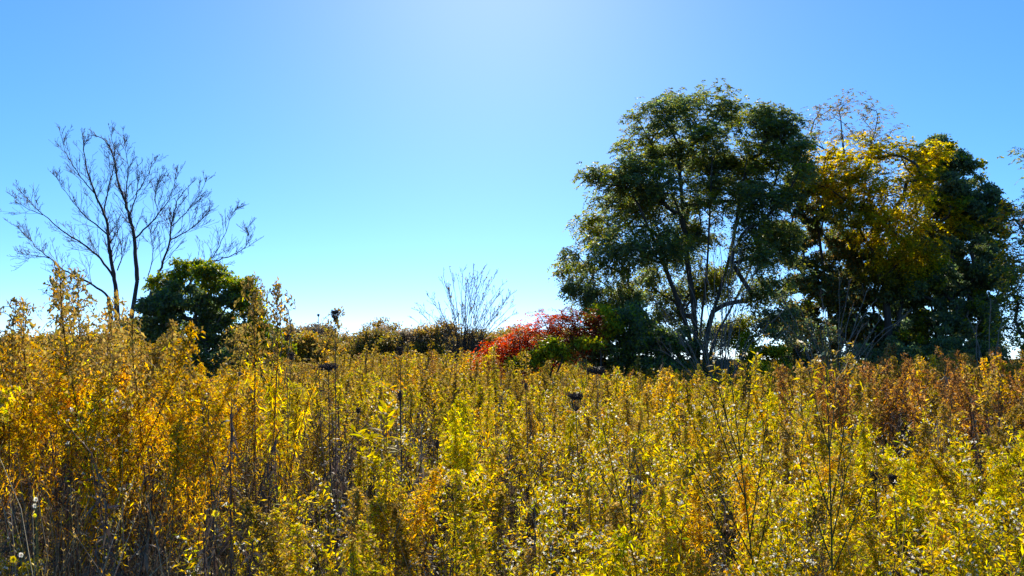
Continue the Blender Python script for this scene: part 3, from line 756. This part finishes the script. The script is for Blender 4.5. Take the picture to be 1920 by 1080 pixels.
# -- fan-shaped bare shrub by the sumac
def fan_shrub(seed, px, Y, fan, label, bark, leafpal=None, nleaf=0, rad=.022, tw=6, tl=.5, name='shrub', cat='shrub', depth=1, extra=False, tmn=.005):
    r = np.random.default_rng(seed); b0 = gpt(px, Y); g = Geo(); ends = []
    if extra == 'few': fan = fan + [(a + r.normal(0, 8), b + r.normal(4, 8)) for a, b in fan[::2]]
    elif extra: fan = fan + [(a + r.normal(0, 14), b + abs(r.normal(0, 16))) for a, b in fan]
    for tx, ty in fan:
        dy = r.normal(0, .5); q = P(tx, ty, Y + dy); mid = b0 * .45 + q * .55 + np.array([-(q[0] - b0[0]) * .16, 0, .12 * (q[2] - b0[2])]) + r.normal(0, .06, 3)
        pts = resample(smooth([b0 + r.normal(0, .09, 3) * np.array([1, 1, 0]), mid, q]), .25); pts[1:-1] += r.normal(0, .015, pts[1:-1].shape)
        rr = rad * r.uniform(.7, 1.2); g.tube(pts, np.linspace(rr, max(.006, rr * .25), len(pts)), 4)
        twigs(r, g, pts, rr * .6, tw, tl, depth, .5, (.1, .08, .06, 0), ends, .3, tmn)
    cg = None
    if nleaf and leafpal is not None:
        cg = Geo(); e = np.array(ends)[r.choice(len(ends), nleaf)]
        cg.quads_leaf(e, rand_dirs(r, nleaf), rand_dirs(r, nleaf), .10 * r.uniform(.7, 1.3, nleaf), .05, pick(r, leafpal, nleaf, .5))
    return finish_tree(name, label, cat, b0, g, cg, bark, None, 'branches' if False else 'stem', 'foliage')

fan_shrub(61, 868, 36., [(782, 580), (800, 552), (812, 560), (828, 525), (840, 540), (845, 508), (858, 520), (868, 505), (880, 530), (888, 506), (900, 512), (908, 500), (916, 530), (928, 515), (938, 548), (945, 530), (958, 550), (962, 570), (820, 600), (930, 590)],
          'bare fan-shaped grey shrub standing up beside the red sumac', M_GREYB, BROWNL, 420, .022, 12, .8, extra=True, tmn=.007)
fan_shrub(62, 1345, 17., [(1285, 520), (1320, 480), (1350, 440), (1378, 425), (1402, 430), (1420, 500), (1455, 560), (1395, 540), (1250, 600), (1225, 560), (1440, 610), (1365, 560), (1300, 580), (1240, 640)],
          'pale dead shrub with crooked bare branches before the tallest tree', M_PALE, None, 0, .011, 8, .5, extra=True, tmn=.0042)
fan_shrub(63, 1560, 15., [(1460, 590), (1490, 560), (1520, 600), (1575, 520), (1600, 570), (1625, 545), (1650, 600), (1700, 590), (1500, 640), (1540, 560), (1610, 620)],
          'pale bare shrub with a few cream leaves before the brownish round tree', M_PALE, [(.55, .48, .22), (.6, .52, .3), (.45, .42, .12)], 46, .0085, 8, .42, extra=True, tmn=.0036)
fan_shrub(64, 1850, 15., [(1812, 590), (1830, 610), (1858, 560), (1880, 600), (1836, 650), (1870, 640)], 'small pale bare shrub before the stepped dark tree', M_PALE, None, 0, .012, 5, .34)
fan_shrub(65, 522, 10., [(528, 565), (540, 580), (515, 590), (545, 600)], 'thin bare twiggy stem beside the golden bank', M_PALE, None, 0, .006, 3, .14, name='twig_plant', cat='dead plant', depth=0)

# ------------------------------------------------------------------ far trees along the horizon
FAR = [(508, 622, 32, 22, 1), (545, 612, 30, 24, 2), (585, 632, 26, 16, 3), (618, 610, 36, 24, 0), (655, 636, 34, 20, 2), (690, 622, 36, 22, 1), (735, 606, 44, 26, 2), (775, 616, 40, 26, 0), (815, 612, 38, 24, 2), (850, 622, 36, 24, 0),
       (895, 626, 40, 24, 1), (940, 622, 40, 24, 2), (985, 618, 44, 26, 0), (1040, 615, 44, 30, 2), (455, 620, 36, 26, 1), (150, 640, 50, 28, 2), (60, 632, 46, 28, 1), (250, 634, 44, 28, 0)]
FLAB = ['grey-brown bare-looking far tree on the horizon beside the tall wild carrot head', 'olive green far shrub on the horizon', 'brown autumn shrub on the horizon', 'orange shrub glowing low on the horizon']
FPAL = [[(.18, .14, .10), (.22, .17, .09), (.16, .13, .10)], OLIVEG[1:] + BROWNL + [(.32, .22, .06)], BROWNL + OLIVEG[1:2] + [(.40, .24, .05), (.34, .22, .06)], BROWNL + OLIVEG[1:] + [(.42, .20, .02), (.40, .24, .02)]]
for i, (px, py, rx, ry, k) in enumerate(FAR):
    Yf = 62 + 5 * math.sin(i * 2.3) - (14 if k == 3 else 0)
    near = ['beside the small yellow-green shrub', 'between the green shrub and the paired seed heads', 'low before the paired seed heads', 'under the tallest wild carrot heads', 'just past the tallest wild carrot heads',
            'in the dip of the tree line', 'where the tree line rises again', 'just before the bare fan shrub', 'behind the near side of the bare fan shrub', 'behind the bare fan shrub stems', 'between the bare fan shrub and red sumac',
            'behind the red tip of the sumac', 'behind the red sumac', 'behind the maroon half of the sumac', 'behind the round green shrub', 'behind the bank under the bare tree limbs', 'behind the bank at the picture edge', 'behind the bare tree foot'][i]
    lab = ('grey-brown', 'olive green', 'brown autumn', 'dull orange')[k] + ' far tree on the horizon ' + near
    r_ = np.random.default_rng(300 + i); py += 15
    lb = [(px + r_.normal(0, rx * .6), py - 5 + abs(r_.normal(0, ry * .4)) - (0 if j else 4), rx * r_.uniform(.45, .75), ry * r_.uniform(.5, .8)) for j in range(6)] + [(px, 668, rx * 1.6, 9), (px, 642, rx * 1.5, 16), (px - rx * .7, 655, rx * 1.1, 14), (px + rx * .8, 655, rx * 1.1, 14), (px, py + ry * 1.2, rx * 1.5, ry * 1.1), (px + rx * .8, py + ry * .6, rx * .8, ry * .7)]
    lb = [(a, b, c, d) for a, b, c, d in lb]
    shrub(400 + i, px, Yf, lb, [FPAL[k]], lab, per=100, n_leaf=26, ll=.20, lw=.10, spread=.5, alpha=.55, name='tree', cat='tree', nst=4, group='far trees along the horizon', tipr=.012, bark=M_GREYB)

# ------------------------------------------------------------------ single plants that stand out
def wild_carrot(seed, px, py, Y, w, label, form='nest', lean=0.):
    """Dried umbel: rays curled up into a bird's nest, or open flat."""
    r = np.random.default_rng(seed); top = P(px, py, Y); b = np.array([top[0] + lean, Y, float(ground_z(top[0], Y))])
    o = thing('wild_carrot', label, 'wild carrot', b)
    st, hd = Geo(), Geo(); sc = (.10, .075, .05, 0); hc = [(.055, .045, .04), (.075, .06, .05), (.045, .035, .035)]
    top = top - b; stem = resample(smooth([np.zeros(3), np.array([top[0] * .3 + .02, .01, top[2] * .55]), top]), .12)
    st.tube(stem, np.linspace(.0036, .0024, len(stem)), 4, sc)
    nr = 26; W = w * .5; up = {'nest': 1.25, 'flat': .28, 'droop': -.2}[form]
    for k in range(nr):
        a = k * 2.4; f = math.sqrt((k + .5) / nr); e = np.array([math.cos(a) * W * f, math.sin(a) * W * f, w * up * (.72 + .2 * f)])
        if form == 'nest': m = e * np.array([1.15, 1.15, .45])
        else: m = e * np.array([.5, .5, .7])
        q = smooth([top, top + m, top + e * np.array([.9 if form == 'nest' else 1, .9 if form == 'nest' else 1, 1])], 1)
        hd.tube(q, .0013, 3, (*hc[k % 3], 0))
        n = 13; pp = q[-1] + r.normal(0, w * .075, (n, 3))
        hd.quads_leaf(pp, rand_dirs(r, n), rand_dirs(r, n), w * .2, w * .1, pick(r, hc, n, .1))
    for k in range(7):                                      # bracts under the umbel
        a = k * .9; hd.blades(top[None], np.array([[math.cos(a), math.sin(a), .25]]), w * .7, .003, pick(r, hc, 1, .1), .1)
    link_mesh('stem', st.mesh('wild_carrot_stem', M_PLANT, True), o); link_mesh('seed_head', hd.mesh('wild_carrot_head', M_PLANT), o)
    if r.uniform() < .8:
        g = Geo(); n = 9; t = r.uniform(.2, .8, n); g.blades(along(stem, t), rand_dirs(r, n) + np.array([0, 0, .3]), .07, .008, pick(r, DRY, n, .2), .5); link_mesh('foliage', g.mesh('wild_carrot_leaf', M_PLANT), o)

wild_carrot(1, 628, 600, 4.2, .040, 'tallest wild carrot with dark cupped seed head against the sky', 'nest')
wild_carrot(2, 597, 594, 6.5, .018, 'thin wild carrot with tiny dark head against the sky beside the tallest one', 'nest', .02)
wild_carrot(3, 538, 640, 5., .038, 'dark cupped wild carrot head before the brown shrubs by the green shrub', 'nest')
wild_carrot(4, 546, 676, 5., .038, 'dark wild carrot head just below another one by the green shrub', 'nest', -.05)
wild_carrot(5, 616, 695, 4., .082, 'wild carrot with broad flat open umbel on a straight stem', 'flat')
wild_carrot(6, 750, 668, 5., .044, 'dark wild carrot head standing above the orange-leaved plant', 'nest')
wild_carrot(7, 1118, 690, 6., .12, 'wild carrot with wide nodding pale umbel before the dark low shrub', 'droop')
wild_carrot(8, 850, 940, 3.4, .055, 'dark open wild carrot head low among yellow leaves near the picture bottom', 'nest')
wild_carrot(9, 1080, 772, 4.2, .075, 'large grey fluffy wild carrot head in the middle of the meadow', 'nest')
wild_carrot(10, 1675, 910, 3.6, .036, 'small dark wild carrot head between the lime mound and the withered stalks', 'nest')
wild_carrot(11, 1752, 958, 3.5, .045, 'dark wild carrot head inside the lime-yellow mound', 'nest')
wild_carrot(12, 672, 776, 5.2, .030, 'small round wild carrot head beside the orange-leaved plant', 'nest')
wild_carrot(13, 1640, 905, 4., .040, 'upright dark wild carrot head in front of the withered brown patch', 'nest')
wild_carrot(14, 593, 708, 5.5, .045, 'small flat wild carrot umbel behind the broad one', 'flat')

def teasel(seed, px, py, Y, w, label):
    r = np.random.default_rng(seed); top = P(px, py, Y); b = np.array([top[0], Y, float(ground_z(top[0], Y))]); o = thing('teasel', label, 'teasel', b)
    st, hd = Geo(), Geo(); t = top - b; stem = resample(smooth([np.zeros(3), np.array([.02, 0, t[2] * .5]), t]), .12); st.tube(stem, np.linspace(.005, .003, len(stem)), 4, (.09, .065, .045, 0))
    u = np.linspace(0, 1, 9); hd.tube(t + np.array([0, 0, 1.]) * (u * w * 2)[:, None], np.maximum(.002, w * .42 * np.sin(PI * np.clip(u * .93 + .07, 0, 1)) ** .6), 8, (.06, .04, .03, 0))
    n = 150; a = r.uniform(0, 2 * PI, n); uu = r.uniform(.05, .95, n); rr = w * .42 * np.sin(PI * uu) ** .6; d = np.stack([np.cos(a), np.sin(a), np.full(n, .5)], 1)
    hd.quads_leaf(t + np.stack([np.cos(a) * rr, np.sin(a) * rr, uu * w * 2], 1), d, rand_dirs(r, n), w * .3, w * .07, pick(r, [(.10, .065, .045), (.07, .045, .035)], n, .1))
    for k in range(5): hd.blades(t[None], np.array([[math.cos(k * 1.26), math.sin(k * 1.26), .5]]), w * 1.5, .003, pick(r, DRY, 1, .1), -.4)
    link_mesh('stem', st.mesh('teasel_stem', M_PLANT, True), o); link_mesh('seed_head', hd.mesh('teasel_head', M_PLANT), o)

teasel(1, 750, 752, 4.6, .030, 'dark egg-shaped teasel head below the orange-leaved plant')
teasel(2, 986, 730, 5.5, .024, 'slim dark teasel head before the green shrub by the sumac')
teasel(3, 820, 842, 4.4, .026, 'dark teasel head beside the glowing yellow sapling')

def sapling(seed, px, py, Y, n, L, pal, label, name='sapling', cat='sapling', low_pal=None, side=0):
    """A young stem with large glowing lance leaves."""
    r = np.random.default_rng(seed); top = P(px, py, Y); b = np.array([top[0], Y, float(ground_z(top[0], Y))]); o = thing(name, label, cat, b)
    h = top[2] - b[2]; st, fo = Geo(), Geo(); stem = arc(np.zeros(3), np.array([.02, 0, 1.]), h, 8, 0, r, .03); st.tube(stem, np.linspace(.006, .002, 8), 4, (.13, .06, .035, 0))
    shoots = [stem]
    for k in range(side):
        br = arc(along(stem, [r.uniform(.4, .85)])[0], np.append(r.normal(0, .8, 2), .9), h * r.uniform(.12, .25), 5, 0, r, .05); st.tube(br, np.linspace(.003, .0015, 5), 3, (.13, .06, .035, 0)); shoots.append(br)
    for s_ in shoots:
        m = n if s_ is stem else n // 3; t = np.linspace(.35 if s_ is stem else .1, 1, m); a = np.arange(m) * 2.4 + r.normal(0, .3, m); el = r.uniform(.2, 1.0, m) + (t > .9) * .4
        d = np.stack([np.cos(a) * np.cos(el), np.sin(a) * np.cos(el), np.sin(el)], 1); c = pick(r, pal, m, .6)
        if low_pal is not None and s_ is stem:
            w = t < .55; c[w] = pick(r, low_pal, int(w.sum()), .6)
        ll = L * (1.1 - .45 * t) * r.uniform(.8, 1.2, m); fo.blades(along(s_, t), d, ll, ll * .21, c, r.uniform(.1, .5, m), r.normal(0, .4, (m, 3)))
    link_mesh('stem', st.mesh(name + '_stem', M_PLANT, True), o); link_mesh('foliage', fo.mesh(name + '_leaf', M_PLANT), o)

BRY = [(.62, .50, .02), (.55, .48, .025), (.48, .46, .02)]
sapling(1, 720, 768, 4., 52, .11, [(.60, .46, .012), (.56, .40, .012), (.50, .42, .02)], 'young sapling with large glowing yellow leaves and orange lower leaves', low_pal=ORANGE[:3], side=3)
sapling(2, 745, 672, 6.5, 40, .09, [(.60, .27, .01), (.55, .22, .01), (.62, .36, .015)], 'bushy sapling with bright orange-yellow leaves behind the dark seed heads', side=9)
sapling(3, 1065, 735, 6.5, 12, .09, [(.7, .30, .02), (.62, .22, .02)], 'slim sapling with a few bright orange leaves near the grey fluffy head', side=1)
sapling(4, 905, 815, 4.6, 50, .09, [(.60, .32, .012), (.52, .25, .012)], 'orange-gold leafy sapling in the middle of the meadow', side=6)
sapling(5, 520, 850, 4., 36, .065, BRY, 'pale yellow-green sapling at the end of the golden bank', side=3)
sapling(6, 830, 780, 5.5, 44, .09, LIME, 'lime-green sapling between teasel head and orange-gold sapling', side=6)

def tall_weed(seed, base_px, Y, top, fan, label):
    """Tall thin weed with steep side branches."""
    r = np.random.default_rng(seed); b = gpt(base_px, Y); o = thing('tall_weed', label, 'weed', b); st, fo, pl = Geo(), Geo(), Geo(); c = (.075, .075, .022, 0)
    T = P(top[0], top[1], Y) - b; stem = resample(smooth([np.zeros(3), T * np.array([.45, .5, .5]) + np.array([.015, 0, 0]), T]), .08); st.tube(stem, np.linspace(.0052, .0018, len(stem)), 5, c)
    for (fx, fy, t0) in fan:
        q = P(fx, fy, Y + r.normal(0, .18)) - b; p0 = along(stem, [t0])[0]; br = resample(smooth([p0, p0 * .5 + q * .5 + np.array([0, 0, -.03]), q]), .06); pl.tube(br, np.linspace(.0026, .0010, len(br)), 4, c)
        for k in range(9):
            tt = r.uniform(.25, 1); p1 = along(br, [tt])[0]; s2 = arc(p1, unit(br[-1] - br[0]) + r.normal(0, .55, 3), r.uniform(.05, .15), 4, .1, r, .08); pl.tube(s2, np.linspace(.0016, .0009, 4), 3, c)
            m = 5; fo.quads_leaf(along(s2, r.uniform(.2, 1, m)), rand_dirs(r, m) + np.array([0, 0, .4]), rand_dirs(r, m), .03, .006, pick(r, YGREEN + OLIVE, m, .45))
            m = 4; pl.quads_leaf(np.repeat(s2[-1:], m, 0) + r.normal(0, .004, (m, 3)), rand_dirs(r, m), rand_dirs(r, m), .012, .008, pick(r, TAN + FLUFF[:1], m, .35))
    n = 34; t = r.uniform(.1, .95, n); fo.blades(along(stem, t), rand_dirs(r, n) + np.array([0, 0, .6]), .06, .007, pick(r, YGREEN, n, .5), .4)
    link_mesh('stem', st.mesh('tall_weed_stem', M_PLANT, True), o); link_mesh('foliage', fo.mesh('tall_weed_leaf', M_PLANT), o); link_mesh('seed_head', pl.mesh('tall_weed_seed', M_PLANT), o)

tall_weed(1, 1420, 3.0, (1372, 720), [(1300, 800, .55), (1440, 760, .6), (1330, 740, .7), (1460, 830, .5), (1270, 860, .5), (1410, 690, .8), (1250, 770, .45), (1340, 700, .8)], 'leaning dark green tall weed with steep branches, the more branched of two')
tall_weed(2, 1535, 2.9, (1548, 640), [(1500, 760, .6), (1590, 740, .62), (1570, 690, .75), (1515, 690, .75), (1600, 800, .55), (1490, 830, .5), (1640, 850, .48)], 'straight dark green tall weed, slimmer and taller of two')
tall_weed(3, 1235, 3.3, (1130, 800), [(1080, 780, .7), (1180, 840, .6), (1200, 800, .75)], 'tall weed leaning far over the seeded asters')

def small_flower(seed, px, py, Y, w, pal, centre, label, cat='flower'):
    r = np.random.default_rng(seed); top = P(px, py, Y); b = np.array([top[0], Y, float(ground_z(top[0], Y))]); o = thing('wild_flower', label, cat, b); t = top - b
    st, fl = Geo(), Geo(); stem = resample(smooth([np.zeros(3), np.array([.03, .01, t[2] * .6]), t]), .1); st.tube(stem, np.linspace(.0022, .0014, len(stem)), 4, (.12, .12, .04, 0))
    n = 16; a = np.arange(n) * 2 * PI / n; d = np.stack([np.cos(a), np.full(n, -.35), np.sin(a)], 1)      # ray petals of a head turned to the open side
    fl.quads_leaf(np.repeat(t[None], n, 0), d, np.tile([0, -1., .2], (n, 1)), w * .5 * r.uniform(.8, 1.1, n), w * .16, pick(r, pal, n, .35, .08), .05, .02)
    m = 26; fl.quads_leaf(np.repeat(t[None], m, 0) + r.normal(0, w * .06, (m, 3)), rand_dirs(r, m) + np.array([0, -.6, 0]), rand_dirs(r, m), w * .16, w * .07, pick(r, centre, m, .2), 0, 0)
    n = 12; fl2 = Geo(); fl2.blades(along(stem, r.uniform(.2, .9, n)), rand_dirs(r, n) + np.array([0, 0, .4]), .03, .005, pick(r, YGREEN, n, .6), .3)
    link_mesh('stem', st.mesh('wild_flower_stem', M_PLANT, True), o); link_mesh('flower_head', fl.mesh('wild_flower_head', M_PLANT), o); link_mesh('foliage', fl2.mesh('wild_flower_leaf', M_PLANT), o)

WHITE = [(.78, .75, .66), (.7, .66, .55)]; BUFF = [(.25, .17, .06), (.32, .22, .06)]
small_flower(1, 26, 1048, 2.75, .030, [(.80, .62, .02)], BUFF, 'tiny bright yellow flower low among dry grass by the picture corner')
small_flower(2, 68, 936, 2.9, .022, WHITE, BUFF, 'small white fluffy flower head above its twin in the dry grass')
small_flower(3, 66, 948, 2.95, .022, WHITE, BUFF, 'small white fluffy flower head just under its twin in the dry grass')
small_flower(4, 40, 1040, 2.8, .022, WHITE, BUFF, 'white fluffy flower head beside the tiny yellow flower')
small_flower(5, 405, 962, 2.9, .034, [(.74, .60, .03)], BUFF, 'yellow flower among grey stalks below the golden bank')
small_flower(6, 66, 966, 2.85, .016, [(.66, .64, .03)], [(.6, .5, .03)], 'yellow-green bud head below the twin white flowers')

# ------------------------------------------------------------------ ground
def ground():
    xs = np.concatenate([-np.geomspace(900, 40, 10), np.linspace(-36, 36, 61), np.geomspace(40, 900, 10)])
    ys = np.concatenate([[-300, -120, -50, -20], np.linspace(-8, 70, 66), np.geomspace(78, 1500, 12)])
    X, Yg = np.meshgrid(xs, ys); far = np.clip((np.hypot(X, Yg) - 60) / 60, 0, 1)
    Z = ground_z(X, Yg) * (1 - far)
    v = np.stack([X, Yg, Z], -1).reshape(-1, 3); nx = len(xs); ny = len(ys)
    i = np.arange(ny - 1)[:, None] * nx + np.arange(nx - 1)[None]
    g = Geo(); g.add(v, (1, 1, 1, 0), quads=np.stack([i, i + 1, i + nx + 1, i + nx], -1).reshape(-1, 4))
    o = link_mesh('ground', g.mesh('ground', soil_material(), True)); o['kind'] = 'structure'; o['label'] = 'dark soil with dead plant litter under the meadow'; o['category'] = 'ground'
ground()

# ------------------------------------------------------------------ light, sky, camera
SUN_EL, SUN_AZ = math.radians(31), math.radians(-1.2)       # azimuth from straight ahead, positive to the right
sv = Vector((math.sin(SUN_AZ) * math.cos(SUN_EL), math.cos(SUN_AZ) * math.cos(SUN_EL), math.sin(SUN_EL)))
sl = bpy.data.lights.new('sun', 'SUN'); sl.energy = 5.0; sl.angle = math.radians(.5); sl.color = (1., .93, .80)
so = bpy.data.objects.new('sun', sl); C.objects.link(so); so.rotation_euler = (-sv).to_track_quat('-Z', 'Y').to_euler(); so.location = (0, 0, 30)

w = bpy.data.worlds.new('World'); scene.world = w; w.use_nodes = True
nt = w.node_tree; nt.nodes.clear()
sky = nt.nodes.new('ShaderNodeTexSky'); sky.sky_type = 'NISHITA'; sky.sun_disc = False; sky.sun_elevation = SUN_EL; sky.sun_rotation = SUN_AZ
sky.air_density = .5; sky.dust_density = .10; sky.ozone_density = 6; sky.altitude = 100
gm = nt.nodes.new('ShaderNodeGamma'); gm.inputs[1].default_value = .75
hs = nt.nodes.new('ShaderNodeHueSaturation'); hs.inputs['Saturation'].default_value = 1.28; hs.inputs['Value'].default_value = 1.59
bg = nt.nodes.new('ShaderNodeBackground'); bg.inputs['Strength'].default_value = .123
wo = nt.nodes.new('ShaderNodeOutputWorld')
nt.links.new(sky.outputs[0], gm.inputs[0]); nt.links.new(gm.outputs[0], hs.inputs['Color']); nt.links.new(hs.outputs[0], bg.inputs[0]); nt.links.new(bg.outputs[0], wo.inputs[0])

cd = bpy.data.cameras.new('camera'); cam = bpy.data.objects.new('camera', cd); C.objects.link(cam)
cd.sensor_width = 36; cd.lens = FPX / 1920 * 36; cd.clip_start = .05; cd.clip_end = 4000
cam.location = (0, 0, CAM_H); cam.rotation_euler = (PI / 2 + PITCH, 0, 0); scene.camera = cam

vs = scene.view_settings; vs.view_transform = 'Standard'; vs.look = 'None'; vs.gamma = 1; vs.exposure = .97
scene.cycles.max_bounces = 8; scene.cycles.diffuse_bounces = 4; scene.cycles.transmission_bounces = 4
